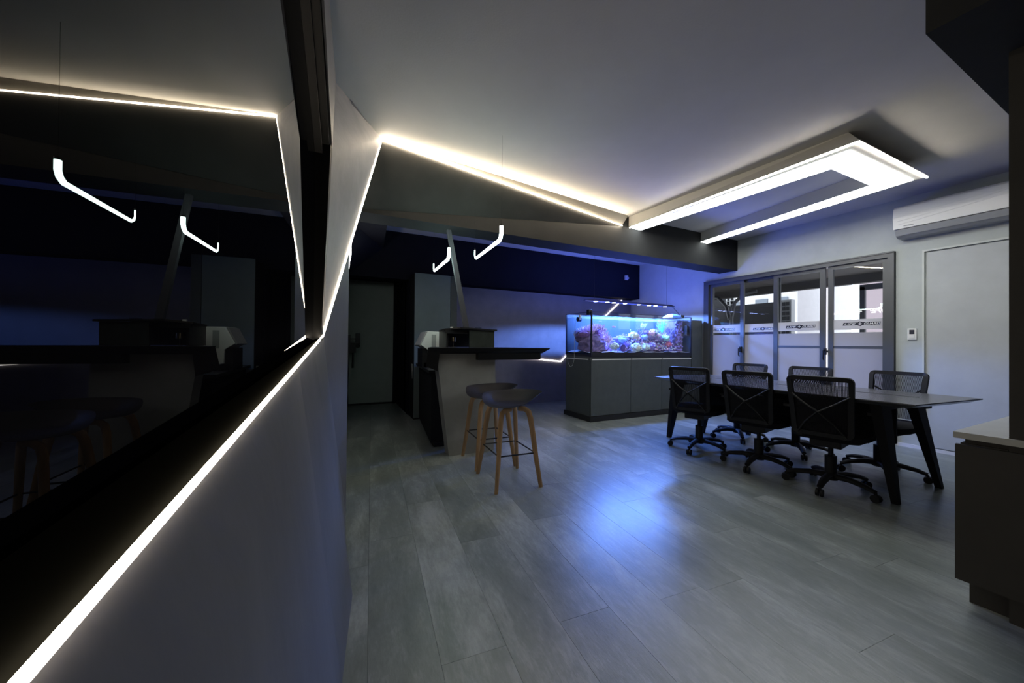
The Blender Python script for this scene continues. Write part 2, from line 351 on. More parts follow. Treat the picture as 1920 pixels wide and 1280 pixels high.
# ------------------------------------------------------------------ glazed sliding window
w = empty('window_2', (XW,0,0), 0, 'dark framed sliding window with frosted lower panes', 'window', kind='structure')
fr = MB().box(-.035,.12,3.86,3.945,0,2.1).box(-.035,.12,1.695,1.745,0,2.1).box(-.035,.12,1.745,3.86,2.04,2.1).box(-.02,.12,1.745,3.86,0,.08)
fr.build('frame', M_alu, w)
MB().box(-.045,-.02,1.70,3.94,2.085,2.10).build('head_trim', M_alu, w)
def sash(y0, y1, x, nm, sw=.05):
    s = MB().box(x,x+.03,y0,y0+sw,.08,2.04).box(x,x+.03,y1-sw,y1,.08,2.04).box(x,x+.03,y0+sw,y1-sw,2.0,2.04).box(x,x+.03,y0+sw,y1-sw,.08,.14).build('sash', M_alu, w)
    a, b = y0+sw, y1-sw
    MB().box(x+.012,x+.018,a,b,1.38,2.0).build('pane', M_glass, s)
    MB().box(x+.012,x+.018,a,b,1.26,1.38).build('logo_band', M_frostw, s)
    MB().box(x+.013,x+.017,a,b,1.225,1.26).build('clear_strip', M_glass, s)
    MB().box(x+.012,x+.018,a,b,.14,1.225).build('frosted_pane', M_frost, s)
    if nm in 'cd': MB().box(x+.008,x+.0115,a,b,1.035,1.065).build('cross_rail', M_alu, s)  # dark bar standing in for the outdoor railing's silhouette through the frosting
    return s
sashes = [sash(3.315,3.86,.0,'a'), sash(2.85,3.40,.045,'b'), sash(2.32,2.91,.0,'c',.055), sash(1.745,2.29,.0,'d')]
def handle(y, z):
    MB().box(-.025,0,y-.014,y+.014,z-.02,z+.06).tube([(-.03,y,z+.04),(-.055,y,z+.03),(-.055,y,z-.06),(-.04,y,z-.085)], .009, 6).build('handle', M_black, w)
handle(3.355,.985); handle(2.315,.975)
# logo: dark italic plate with light letters and a cross badge between the words
MW_in = lambda x, y, z: Matrix(((0,0,-1,x),(-1,0,0,y),(0,1,0,z),(0,0,0,1)))
def logo(y0, y1, z, x):
    h = (y0-y1)/.36*.036; k = h*.25; yc = y0 - (y0-y1)*.47
    m = MB().prism([(x,y0-k,z+h/2),(x,y1,z+h/2),(x,y1+k,z-h/2),(x,y0,z-h/2)], (-.001,0,0)).build('logo_plate', M_navy, w)
    r = h*.86
    MB().prism([(x-.001,yc+r*math.cos(a*math.pi/3+.2),z+r*math.sin(a*math.pi/3+.2)) for a in range(6)], (-.001,0,0)).build('badge', M_navy, m)
    MB().box(x-.004,x-.003,yc-r*.55,yc+r*.55,z-r*.15,z+r*.15).box(x-.004,x-.003,yc-r*.15,yc+r*.15,z-r*.55,z+r*.55).build('cross', M_whitep, m)
    s = h*.95
    text_mesh('lettering', 'LIFE', s, M_whitep, MW_in(x-.003, y0-h*.35, z-h*.33), m, .0005, .3, (yc+r<y0) and (y0-yc-r-h*.35)/(s*2.0) or 1)
    text_mesh('lettering', 'GUARD', s, M_whitep, MW_in(x-.003, yc-r*1.0, z-h*.33), m, .0005, .3, (yc-r-y1-h*.3)/(s*3.45))
logo(3.80,3.45,1.31,XW-XW+.011); logo(3.215,2.92,1.305,.0555-.0); logo(2.76,2.42,1.315,.011); logo(2.15,1.81,1.325,.011)
# wall switch panel
t = empty('thermostat', (XW,1.565,1.195), 0, 'small white wall thermostat with dark screen beside the window', 'thermostat')
MB().box(-.012,0,-.034,.034,-.06,.06).build('plate', M_white, t, bevel=.003)
MB().box(-.015,-.011,-.018,.018,0,.045).build('screen', M_navy, t)
MB().box(-.017,-.011,-.02,.02,-.045,-.006).build('button', M_white, t, bevel=.002)

# ------------------------------------------------------------------ air conditioner
a = empty('air_conditioner', (XW,.5,2.2), 0, 'white wall mounted air conditioner above the grey door', 'air conditioner')
prof = [(0,.325),(-.17,.325),(-.20,.30),(-.215,.20),(-.20,.085),(0,.085)]
MB().prism([(x,1.15,z) for x,z in prof], (0,-1.14,0)).build('body', M_white, a, bevel=.006)
MB().prism([(x,1.14,z) for x,z in [(0,.08),(-.195,.08),(-.165,.02),(-.12,0),(0,0)]], (0,-1.12,0)).build('lower_housing', M_grey, a, bevel=.004)
MB().hexa([(-.197,1.09,.076),(-.197,.02,.076),(-.168,.02,.024),(-.168,1.09,.024)],[(-.203,1.09,.074),(-.203,.02,.074),(-.174,.02,.022),(-.174,1.09,.022)]).build('louvre', M_grey, a)
m = MB()
sx_ = lambda z: -.215+.15*(z-.2) if z > .2 else -.215+.13*(.2-z)
for (pp) in ([(1.13,.205),(.9,.222),(.55,.255),(.36,.268),(.26,.258),(.02,.262)], [(1.12,.165),(.95,.178),(.6,.215),(.36,.262)], [(1.11,.13),(.95,.148),(.8,.165),(.5,.20)]):
    m.tube([(sx_(z)+.001,y,z) for y,z in pp], .0035, 6)
m.build('wave_relief', M_white, a)
MB().box(-.207,-.204,1.0,1.07,.103,.112).build('maker_mark', M_grey, a)

# ------------------------------------------------------------------ ceiling lamp
zl = 2.515
O = [(3.255,3.40),(3.316,1.213),(4.545,1.207),(4.80,3.40)]
root = empty('ceiling_lamp', (3.9,2.3,CZ), 0, 'large U shaped dropped ceiling lamp glowing white above the table', 'ceiling lamp')
def rl(p, z): return Vector((p[0]-3.9, p[1]-2.3, z-CZ))
I0 = [(3.46,3.40),(3.637,1.508),(4.332,1.506),(4.60,3.40)]
hz = zl+.006
m = MB()
up = .985
for A, B in ((0,1),(1,2),(2,3)):
    o1, o2, i1, i2 = O[A], O[B], I0[A], I0[B]
    m.hexa([rl(o1,hz),rl(o2,hz),rl(i2,hz),rl(i1,hz)], [rl(o1,CZ),rl((o2[0]+(.1 if B==1 else (-.1 if B==2 else 0)),o2[1]+(.1 if B<3 else 0)),CZ) if B<3 else rl(o2,CZ),rl(i2,CZ),rl(i1,CZ)] if A==0 else
           [rl((o1[0]+(.1 if A==1 else -.1),o1[1]+.1),CZ), rl((o2[0]-.1,o2[1]+.1) if B==2 else o2,CZ), rl(i2,CZ), rl(i1,CZ)])
m.build('housing', mat('lamp_housing', (.5,.49,.46), .6), root)
E1 = [(3.315,3.40),(3.415,1.305),(4.51,1.29),(4.74,3.40)]
m = MB()
for A, B in ((0,1),(1,2),(2,3)):
    m.hexa([rl(E1[A],zl),rl(E1[B],zl),rl(I0[B],zl),rl(I0[A],zl)],[rl(E1[A],hz),rl(E1[B],hz),rl(I0[B],hz),rl(I0[A],hz)])
m.build('diffuser', M_panelE, root)
def strip(a, b, wd):
    d = Vector((b[0]-a[0], b[1]-a[1])).normalized(); n = Vector((-d.y, d.x))*wd
    a, b = Vector(a), Vector(b)
    return MB().hexa([rl(a-n,zl-.004),rl(b-n,zl-.004),rl(b+n,zl-.004),rl(a+n,zl-.004)],[rl(a-n,hz),rl(b-n,hz),rl(b+n,hz),rl(a+n,hz)])
strip((3.262,3.39),(3.325,1.225),.006).build('edge_strip', M_lampedge, root)
strip((3.325,1.225),(4.540,1.217),.006).build('edge_strip', M_lampedge, root)

# ------------------------------------------------------------------ pendants
def pendant(xn, yn, xf, yf, z, label, ztop):
    r = empty('pendant_light', (xn,yn,z), 0, label, 'pendant light', 'hooked tube pendants over the bar')
    dx_, dy_ = xf-xn, yf-yn
    rad = .0145
    MB().tube([(0,0,.10),(0,0,.05),(0,.012,.02),(0,.04,.0),(dx_,dy_-.04,0),(dx_,dy_-.012,.015),(dx_,dy_,.04),(dx_,dy_,.085)], [rad,rad,rad,rad,rad*.75,rad*.5,rad*.33,rad*.33], 10).build('tube', M_pend, r, smooth=True)
    MB().cyl((0,0,.10),rad,.012,10).build('end_cap', M_black, r); MB().cyl((dx_,dy_,.085),rad*.4,.012,10).build('end_cap', M_black, r)
    for (x,y,z0,zt) in ((0,0,.11,ztop[0]),(dx_,dy_,.095,ztop[1])):
        MB().cyl((x,y,z0),.0008,zt-z-z0,6).build('cable', M_black, r)
    return r
pendant(1.118,2.51,1.158,3.215,1.852,'hooked glowing tube pendant nearer the ceiling lamp, right of the pair',(2.65,2.33))
pendant(.936,3.31,.952,3.983,1.852,'hooked glowing tube pendant nearer the hall door, left of the pair',(2.26,2.65))

# ------------------------------------------------------------------ illuminated sign on the left wall
sg = empty('wall_sign', (.09,3.45,1.83), 0, 'white illuminated lettering sign high on the left wall past the light strip', 'sign')
def MWs(y, z): return Matrix(((0,0,1,0),(1,0,0,y),(0,1,0,z),(0,0,0,1)))
t1 = text_mesh('letters', 'LIFE', .145, M_sign, MWs(0,0), sg, .008, .3, 1.25)
t2 = text_mesh('letters', 'GUARD', .145, M_sign, MWs(.63,0.0), sg, .008, .3, 1.05)
MB().box(-.004,.008,.47,.57,.035,.065).box(-.004,.008,.505,.535,0,.10).build('cross_emblem', M_sign, sg)
MB().prism([(-.001,.40,.04),(-.001,.46,-.02),(-.001,.60,-.02),(-.001,.64,.06),(-.001,.58,.12),(-.001,.44,.12)],(-.004,0,0)).build('badge', M_black, sg)

# ------------------------------------------------------------------ bar counter
b = empty('bar_counter', (1.3,3.3,0), 0, 'black topped bar counter on a pale tapering concrete leg', 'counter')
def B_(p): return (p[0]-1.3, p[1]-3.3, p[2])
tp = [(.72,3.19),(1.985,3.19),(1.985,3.30),(1.60,3.72),(.87,3.72)]
tq = [(.735,3.20),(1.905,3.215),(1.905,3.30),(1.56,3.68),(.88,3.68)]
MB().loft([[B_((*p,.957)) for p in tq],[B_((*p,1.003)) for p in tp],[B_((*p,1.012)) for p in tp]]).build('top', mat('soot_black', (.004,.004,.005), .45, spec=.25), b)
MB().prism([B_((x,y,.895)) for x,y in [(1.20,3.205),(1.885,3.205),(1.885,3.28),(1.55,3.62),(1.20,3.62)]], (0,0,.065)).build('under_box', mat('soot_black'), b)
MB().hexa([B_(p) for p in ((.722,3.195,.995),(.83,3.195,.995),(.88,3.6,.995),(.83,3.6,.995))],[B_(p) for p in ((.705,3.20,.845),(.81,3.20,.80),(.86,3.6,.80),(.80,3.6,.845))]).build('end_fold', mat('soot_black'), b)
MB().prism([B_(p) for p in ((.815,3.27,.97),(1.40,3.27,.97),(1.41,3.27,.65),(1.395,3.27,0),(.945,3.27,0))], (0,.14,0)).build('leg', M_stone, b)
# back bar cabinet
c = empty('bar_cabinet', (.85,3.6,0), 0, 'black low cabinet standing behind the bar counter', 'cabinet')
MB().prism([(0,0,.05),(.5,0,.05),(.6,1.35,.05),(.15,1.35,.05)], (0,0,.70)).build('body', M_blackm, c)
MB().prism([(-.03,-.02,.75),(.52,-.02,.75),(.62,1.38,.75),(.11,1.38,.75)], (0,0,.03)).build('top', M_black, c)
MB().prism([(.04,.02,0),(.48,.02,0),(.58,1.33,0),(.18,1.33,0)], (0,0,.05)).build('plinth', M_black, c)
for k in range(2): MB().prism([(.02+.07*k-.012+k*.0,.03+.64*k,.08),(.02+.07*k+.0,.03+.64*k,.08),(.02+.07*k+.068,.03+.64*k+.61,.08),(.02+.07*k+.056,.03+.64*k+.61,.08)], (0,0,.64)).build('door', M_blackm, c)
tag(MB().hexa([(.93,5.12,.76),(1.0,5.12,.76),(1.0,5.18,.76),(.93,5.18,.76)],[(.985,5.12,0),(1.02,5.12,0),(1.02,5.18,0),(.985,5.18,0)]).build('support_fin', M_stone), 'narrow grey tapering fin standing at the far end of the low black cabinet', 'support')
# tall cabinet
t = empty('tall_cabinet', (.945,5.02,0), 0, 'tall grey green cabinet against the back wall behind the bar', 'cabinet')
MB().box(0,.59,.02,.35,0,2.02).build('body', M_blackm, t)
MB().box(.0,.50,0,.02,.02,2.02).build('door', M_green, t)
MB().box(.505,.60,0,.02,.02,2.02).build('side_panel', mat('darker_laminate', (.055,.066,.062), .5), t)
# white machine
p = empty('printer', (.91,4.05,.78), math.radians(0), 'white tabletop machine with grey label strip on the low black cabinet', 'machine')
pr = [(-.055,.255),(.02,.41),(.27,.405),(.275,.22),(.18,.215),(.11,.055),(.03,.07),(.025,.20)]
MB().prism([(x-.02,0,z-.005) for x,z in pr], (0,.30,0)).build('housing', mat('machine_shell', (.80,.86,.84), .4), p, bevel=.006)
MB().hexa([(-.09,.01,.25),(-.09,.29,.25),(-.08,.29,.24),(-.08,.01,.24)],[(-.02,.01,.40),(-.02,.29,.40),(-.005,.29,.40),(-.005,.01,.40)]).build('lid', M_grey, p)
MB().box(.045,.095,-.003,.0,.205,.37).build('label_strip', M_paper, p)
MB().box(-.055,.005,.02,.28,.0,.21).box(-.03,.16,.02,.28,0,.05).build('feed_tray', M_blackp, p)
# display hood
h = empty('display_hood', (1.0,3.62,1.012), 0, 'dark open fronted display hood with slanted grey end panel on the bar', 'display case')
MB().prism([(-.02,-.02,.175),(.12,-.10,.19),(.53,-.10,.175),(.55,.3,.175),(0,.3,.165)], (0,0,.016)).build('top', M_black, h)
MB().hexa([(.24,-.04,.0),(.525,-.04,.0),(.53,-.01,.0),(.245,-.01,.0)],[(.225,-.08,.178),(.505,-.08,.178),(.51,-.05,.178),(.23,-.05,.178)]).build('end_panel', mat('hood_end_slate', (.06,.07,.062), .5, spec=.3, noise=.2, nscale=12), h)
MB().box(0,.5,.26,.28,0,.17).build('back_panel', M_black, h)
MB().box(0,.02,-.02,.26,0,.17).build('side_panel', M_black, h)
MB().box(-.02,.23,-.05,-.03,.14,.176).build('valance', M_blackp, h)
m = MB(); m.cyl((0,0,0),.022,.004,12).cyl((0,0,.004),.003,.05,6).cyl((0,0,.054),.014,.004,10,r2=.026).cyl((0,0,.058),.026,.045,12)
tag(m.build('glass_goblet', mat('brass_glass', (.35,.30,.2), .15, metal=.5), smooth=True, loc=(1.11,3.72,1.013)), 'small glinting goblet inside the dark display hood', 'goblet')
m = MB().box(0,.028,0,.02,0,.038); tag(m.build('card_box', M_white, bevel=.002, loc=(1.10,3.80,1.193)), 'tiny white box standing on the display hood', 'box')
m = MB().box(.03,.05,0,.02,0,.034); tag(m.build('dark_jar', M_blackp, bevel=.004, loc=(1.10,3.80,1.193)), 'tiny black jar beside the white box on the display hood', 'jar')
m = MB().box(0,.075,0,.004,0,.03); tag(m.build('card_holder', glass('acrylic', (.75,.78,.85), 3), loc=(1.36,3.74,1.2035)), 'small clear acrylic card holder on the display hood', 'card holder')
# slanting post
a0, a1 = Vector((1.30,3.85,1.20)), Vector((1.0,3.56,2.2)); hx, hy = Vector((.028,0,0)), Vector((0,.02,0))
tag(MB().hexa([a0-hx-hy,a0+hx-hy,a0+hx+hy,a0-hx+hy],[a1-hx*.7-hy,a1+hx*.7-hy,a1+hx*.7+hy,a1-hx*.7+hy]).build('slanting_post', mat('post_grey', (.085,.085,.10), .6)), 'slim grey post slanting from the display hood up to the beam', 'post')

# ------------------------------------------------------------------ stools
def make_stool():
    r = empty('bar_stool')
    NR, NT = 9, 40; vs = []; fs = []
    def pt(rho, th, dz=0):
        c, s = math.cos(th), math.sin(th)
        rx = .235+.012*c; ry = .20
        x = rx*rho*(abs(c)**.92)*(1 if c >= 0 else -1)+.02; y = ry*rho*(abs(s)**.92)*(1 if s >= 0 else -1)
        fr_ = max(0,-math.cos(th-math.radians(48)))**1.1; fr_ = fr_*fr_*(3-2*fr_)
        rim = (.076+.010*math.cos(th))*(1-fr_) + .010*fr_
        z = .596 + rim*max(0,(rho-.50)/.50)**1.35 - (.016*fr_*(rho**8))
        return Vector((x, y, z+dz))
    for i in range(NR+1):
        for j in range(NT): vs.append(pt(i/NR, 2*math.pi*j/NT))
    nb = len(vs)
    for i in range(NR+1):
        for j in range(NT):
            p = pt(i/NR*.97, 2*math.pi*j/NT, 0); zr = pt(1, 2*math.pi*j/NT).z; p.z = .571+(zr-.003-.571)*(i/NR)**2.1; vs.append(p)
    for base, flip in ((0,0),(nb,1)):
        for i in range(NR):
            for j in range(NT):
                q = (base+i*NT+j, base+i*NT+(j+1)%NT, base+(i+1)*NT+(j+1)%NT, base+(i+1)*NT+j); fs.append(q[::-1] if flip else q)
    for j in range(NT): fs.append((NR*NT+j, NR*NT+(j+1)%NT, nb+NR*NT+(j+1)%NT, nb+NR*NT+j))
    m = MB(); m.v = [tuple(v) for v in vs]; m.f = fs
    o = m.build('seat', M_seat, r, smooth=True)
    bm = bmesh.new(); bm.from_mesh(o.data); bmesh.ops.remove_doubles(bm, verts=bm.verts, dist=1e-4); bm.to_mesh(o.data); bm.free()
    fx, fy = .175, .215
    for sx in (-1,1):
        for sy in (-1,1):
            pts = [(sx*.03,sy*.125,.572),(sx*.075,sy*.13,.568),(sx*.105,sy*.137,.545),(sx*.118,sy*.145,.50),(sx*.13,sy*.16,.40),(sx*.15,sy*.185,.2),(sx*fx,sy*fy,0)]
            o = MB().tube(pts, [.02,.021,.022,.022,.021,.019,.0155], 8, flat=.62, up=(0,1,0)).build('leg', M_oak, r, smooth=True)
    fz = .245; q = lambda sx, sy: (sx*.144, sy*.178, fz)
    MB().tube([q(-1,-1),q(1,-1)],.0055,6).tube([q(1,-1),q(1,1)],.0055,6).tube([q(1,1),q(-1,1)],.0055,6).tube([q(-1,1),q(-1,-1)],.0055,6).build('footrest', M_black, r)
    return r
s1 = make_stool(); s1.location = (1.195,2.515,0); s1.rotation_euler = (0,0,math.radians(-3))
tag(s1, 'oak legged bar stool with dark scooped seat, nearer the viewer', 'stool', 'oak bar stools at the counter')
s2 = dup(s1, (1.225,3.0,0), math.radians(-3), 'oak legged bar stool with dark scooped seat, further back against the bar leg')

# ------------------------------------------------------------------ conference table
t = empty('conference_table', (3.5,1.9,0), 0, 'long black conference table with tapered ends and splayed legs', 'table')
def T_(x, y, z): return (x-3.5, y-1.9, z)
tp = [(3.105,.877),(3.95,.80),(4.0,2.80),(3.56,2.95),(3.105,2.85)]
cx_, cy_ = 3.55, 1.87
def inset(k): return [(cx_+(x-cx_)*(1-k), cy_+(y-cy_)*(1-k*.4)) for x, y in tp]
M_ttop = mat('table_top', (.075,.075,.08), .24)
MB().loft([[T_(*p,.678) for p in inset(.12)],[T_(*p,.703) for p in tp],[T_(*p,.710) for p in tp]]).build('top', M_ttop, t)
MB().box(*[0]*0) if False else None
MB().box(3.58-3.5,3.60-3.5,1.0-1.9,2.75-1.9,.7095,.7112).build('cable_slot', M_black, t)
for (xt, yt, xf, yf) in ((3.30,1.10,3.395,1.05),(3.85,1.10,4.085,1.03),(3.33,2.72,3.44,2.93),(3.85,2.70,4.0,2.92)):
    a = .075; q = .022
    MB().hexa([T_(xt-a,yt-.03,.68),T_(xt+a,yt-.03,.68),T_(xt+a,yt+.03,.68),T_(xt-a,yt+.03,.68)],[T_(xf-q,yf-.018,0),T_(xf+q,yf-.018,0),T_(xf+q,yf+.018,0),T_(xf-q,yf+.018,0)]).build('leg', M_blackm, t)
for y in (1.1,2.7): MB().box(3.25-3.5,3.9-3.5,y-.03-1.9,y+.03-1.9,.63,.68).build('cross_rail', M_blackm, t)
MB().box(3.56-3.5,3.62-3.5,1.1-1.9,2.7-1.9,.62,.677).build('centre_rail', M_blackm, t)
MB().box(3.62-3.5,3.64-3.5,1.12-1.9,2.68-1.9,.36,.675).build('under_table_shade', M_blackm, t)  # added black board that supplies the darkness under the table
MB().box(3.40-3.5,3.615-3.5,1.55-1.9,2.3-1.9,.55,.56).box(3.44-3.5,3.445-3.5,1.55-1.9,2.3-1.9,.56,.60).build('cable_tray', M_blackm, t)
a = empty('power_adapter', (3.5,1.86,.56), .3, 'white plastic power adapter lying in the tray under the table', 'adapter')
MB().box(-.04,.04,-.055,.055,0,.03).build('case', M_white, a, bevel=.006)
MB().tube([(0,.05,.02),(-.02,.09,.05),(-.01,.14,.03),(.03,.17,.006)],.004,6).build('cord', M_white, a, smooth=True)

# ------------------------------------------------------------------ office chairs
def rrect(y0, y1, z0, z1, r, n=4):
    pts = []
    for cx, cz, a0 in ((y1-r,z1-r,0),(y0+r,z1-r,90),(y0+r,z0+r,180),(y1-r,z0+r,270)):
        for k in range(n+1):
            a = math.radians(a0+90*k/n); pts.append((cx+r*math.cos(a), cz+r*math.sin(a)))
    return pts
def bx(z): # backrest lean
    return -.215 - .16*(z-.42) - .25*max(0,z-.62)**1.5
def make_chair():
    r = empty('office_chair')
    ring = rrect(-.172,.172,.43,.83,.022)
    ring = [(y*(1-.10*(.83-z)/.4), z) for y, z in ring]
    bow = lambda y: -.035*(1-(y/.19)**2)
    fr = [(bx(z)+bow(y)+.012, y, z) for y, z in ring]
    # back frame tube (closed)
    m = MB(); n = len(fr); rings = []; c = Vector((0,0,.63))
    for i in range(n):
        p = Vector(fr[i]); dd = (Vector(fr[(i+1)%n])-Vector(fr[i-1])).normalized(); a = Vector((1,0,.1)); a = (a-dd*a.dot(dd)).normalized(); b_ = dd.cross(a)
        rings.append([p+a*.013*sx+b_*(.018 if 0 else .015)*sy for sx, sy in ((1,1),(-1,1),(-1,-1),(1,-1))])
    vs = [p for q in rings for p in q]; fs = []
    for i in range(n):
        for k in range(4): fs.append((i*4+k, i*4+(k+1)%4, ((i+1)%n)*4+(k+1)%4, ((i+1)%n)*4+k))
    m.add(vs, fs); m.build('back_frame', M_blackp, r, smooth=True)
    # mesh: fine vertical strands plus a few cross strands
    m = MB(); ns = 46
    for i in range(ns):
        y = -.16+.32*(i+.5)/ns; w_ = .0023
        P = []
        for z in (.45,.55,.65,.75,.82):
            yy_ = y*(1-.10*(.83-z)/.4); P.append((bx(z)+bow(yy_)+.010, yy_, z))
        for a, b_ in zip(P[:-1], P[1:]):
            m.add([(a[0],a[1]-w_,a[2]),(a[0],a[1]+w_,a[2]),(b_[0],b_[1]+w_,b_[2]),(b_[0],b_[1]-w_,b_[2])], [(0,1,2,3)])
    m.build('back_mesh', M_mesh, r)['kind'] = 'stuff'
    # X brace behind the mesh
    ctr = Vector((bx(.60)-.075, 0, .60))
    for s in (-1,1):
        up_ = [Vector((bx(.715)-.012, s*.165, .715)), Vector((bx(.66)-.055, s*.085, .655)), ctr]
        dn = [ctr, Vector((bx(.53)-.05, s*.075, .52)), Vector((bx(.44)-.012, s*.135, .43)), Vector((-.16, s*.10, .395))]
        MB().tube(up_+dn[1:], [.009,.009,.011,.010,.010,.010], 8, flat=.7).build('brace', M_brace, r, smooth=True)
    # seat cushion
    sp_ = [(.215,.15),(.19,.20),(.05,.225),(-.15,.20),(-.185,.15)]
    out = sp_ + [(x,-y) for x, y in reversed(sp_)]
    MB().loft([[(x*.9,y*.9,.375) for x,y in out],[(x,y,.39) for x,y in out],[(x,y,.425) for x,y in out],[(x*.9,y*.88,.442) for x,y in out]]).build('seat', M_mesh, r, smooth=True)
    MB().box(-.15,.14,-.09,.09,.325,.378).build('tilt_mechanism', M_blackp, r, bevel=.008)
    MB().cyl((0,0,.10),.036,.14,14).cyl((0,0,.24),.016,.10,12).build('gas_column', M_blackp, r, smooth=True)
    MB().cyl((0,0,.065),.042,.05,16,r2=.034).build('hub', M_blackp, r, smooth=True)
    for k in range(5):
        a = math.radians(72*k+36); c_, s_ = math.cos(a), math.sin(a)
        pts = [(.03*c_,.03*s_,.095),(.12*c_,.12*s_,.098),(.21*c_,.21*s_,.085),(.265*c_,.265*s_,.066)]
        lg = MB().tube(pts, [.030,.026,.022,.018], 8, flat=.75, up=(0,0,1)).build('base_leg', M_blackp, r, smooth=True)
        m = MB(); pc = Vector((.268*c_,.268*s_,.026)); t_ = Vector((-s_,c_,0))
        for sd in (-1,1):
            rings = []
            for off_ in (.006,.020):
                rings.append([pc+t_*off_*sd+Vector((c_*math.cos(q)*.026, s_*math.cos(q)*.026, math.sin(q)*.026)) for q in [2*math.pi*i/14 for i in range(14)]])
            m.loft(rings)
        m.cyl((.265*c_,.265*s_,.03),.009,.035,8); m.build('caster', M_blackp, lg, smooth=True)
    for s in (-1,1):
        MB().tube([(-.02,s*.20,.385),(0,s*.235,.41),(0,s*.24,.50),(0,s*.24,.585)], .013, 8, flat=.6).box(-.10,.11,s*.24-.028,s*.24+.028,.583,.603).build('armrest', M_blackp, r)
    return r
ch = make_chair(); D = math.radians
ch.location = (3.33,1.38,0); ch.rotation_euler = (0,0,D(10))
tag(ch, 'black mesh office chair on the near side of the table, nearest the right cabinet', 'chair', 'mesh office chairs around the conference table')
dup(ch, (3.33,1.89,0), D(12), 'black mesh office chair in the middle of the near side of the table')
dup(ch, (3.32,2.46,0), D(18), 'black mesh office chair at the aquarium end of the near side')
dup(ch, (4.07,1.36,0), D(176), 'black mesh office chair across the table nearest the grey door')
dup(ch, (4.10,1.98,0), D(183), 'black mesh office chair in the middle of the window side')
dup(ch, (4.13,2.58,0), D(187), 'black mesh office chair at the aquarium end of the window side')

# ------------------------------------------------------------------ right cabinet
c = empty('side_cabinet', (2.31,.4,0), 0, 'low grey brown cabinet with pale laminate top at the right edge', 'cabinet')
MB().box(.02,2.5,.012,.13,.10,.66).build('body', M_gcab, c)
MB().box(.0,.018,-1.2,.14,.10,.655).build('end_panel', M_gcab, c)
MB().box(.06,2.5,.012,.115,0,.10).build('plinth', M_gcab, c)
MB().box(.0,2.6,.012,.145,.68,.705).box(.0,.018,-1.2,.012,.68,.705).build('top', M_cabtop, c)
MB().box(.03,2.5,.012,.12,.66,.68).build('recess', M_gcab, c)

# ------------------------------------------------------------------ aquarium
TX0, TX1, TY0, TY1, TZ0, TZ1 = 3.11, 5.11, 3.935, 4.54, .885, 1.50
c = empty('aquarium_cabinet', (TX0,TY0,0), 0, 'dark grey cabinet with aluminium handle strips under the aquarium', 'cabinet')
Lx = TX1-TX0
MB().box(0.0,Lx,.02,.6,.07,TZ0-.0).build('body', M_tcab, c)
MB().box(-.02,Lx,-.02,.62,0,.07).build('plinth', M_black, c)
xs = [0,.72,1.34,Lx]
for a_, b_ in zip(xs[:-1], xs[1:]):
    dr = MB().box(a_+.003,b_-.003,0,.019,.075,TZ0-.045).build('door', M_tcab, c)
    MB().box(a_+.02,b_-.003,-.004,.012,TZ0-.044,TZ0-.030).build('handle_strip', M_handle, dr)
MB().box(-.006,-.0005,.06,.58,TZ0-.044,TZ0-.028).build('side_strip', M_handle, c)
a = empty('aquarium', (TX0,TY0,TZ0), 0, 'long glass reef aquarium glowing blue on its dark cabinet', 'aquarium')
D_, H_ = TY1-TY0, TZ1-TZ0
MB().box(0,Lx,0,D_,0,.03).build('base', M_black, a)
MB().box(0,Lx,-.001,.004,.03,.06).build('black_silicone_band', M_black, a)
gt = .008
MB().box(gt,Lx-gt,0,gt,.03,H_).build('front_pane', M_tglass, a)
MB().box(gt,Lx-gt,D_-gt,D_,.03,H_).build('back_pane', mat('blue_back_film', (.035,.06,.08), .6), a)
MB().box(0,gt,0,D_,.03,H_).build('end_pane', M_tglass, a)
MB().box(Lx-gt,Lx,0,D_,.03,H_).build('end_pane', M_tglass, a)
m = MB()
for (x,y) in ((0,0),(0,D_-.012),(Lx-.012,0),(Lx-.012,D_-.012)): m.box(x-.003,x+.015,y-.003,y+.015,.02,H_+.004)
m.box(0,Lx,-.002,.006,H_-.0,H_+.006).box(0,Lx,D_-.006,D_+.002,H_,H_+.006).box(-.002,.006,0,D_,H_,H_+.006).box(Lx-.006,Lx+.002,0,D_,H_,H_+.006)
m.build('edge_trim', mat('navy_silicone', (.006,.008,.02), .4), a)
ws = MB()
nx, ny = 60, 18
vs = []
for i in range(nx+1):
    for j in range(ny+1):
        x = gt+(Lx-2*gt)*i/nx; y = gt+(D_-2*gt)*j/ny; vs.append((x,y,H_-.045+.003*math.sin(x*31+y*17)+.002*math.sin(x*63-y*41)))
ws.add(vs, [(i*(ny+1)+j,(i+1)*(ny+1)+j,(i+1)*(ny+1)+j+1,i*(ny+1)+j+1) for i in range(nx) for j in range(ny)])
ws.build('water_surface', M_wsurf, a, smooth=True)
# water body: faint blue scattering
wm = bpy.data.materials.new('water_body'); wm.use_nodes = True; nt = wm.node_tree; nt.nodes.remove(nt.nodes['Principled BSDF'])
vsn = nt.nodes.new('ShaderNodeVolumeScatter'); vsn.inputs['Color'].default_value = (.6,.78,.95,1); vsn.inputs['Density'].default_value = .12
nt.links.new(vsn.outputs[0], nt.nodes['Material Output'].inputs['Volume'])
MB().box(gt+.001,Lx-gt-.001,gt+.001,D_-gt-.001,.08,H_-.052).build('water', wm, a)
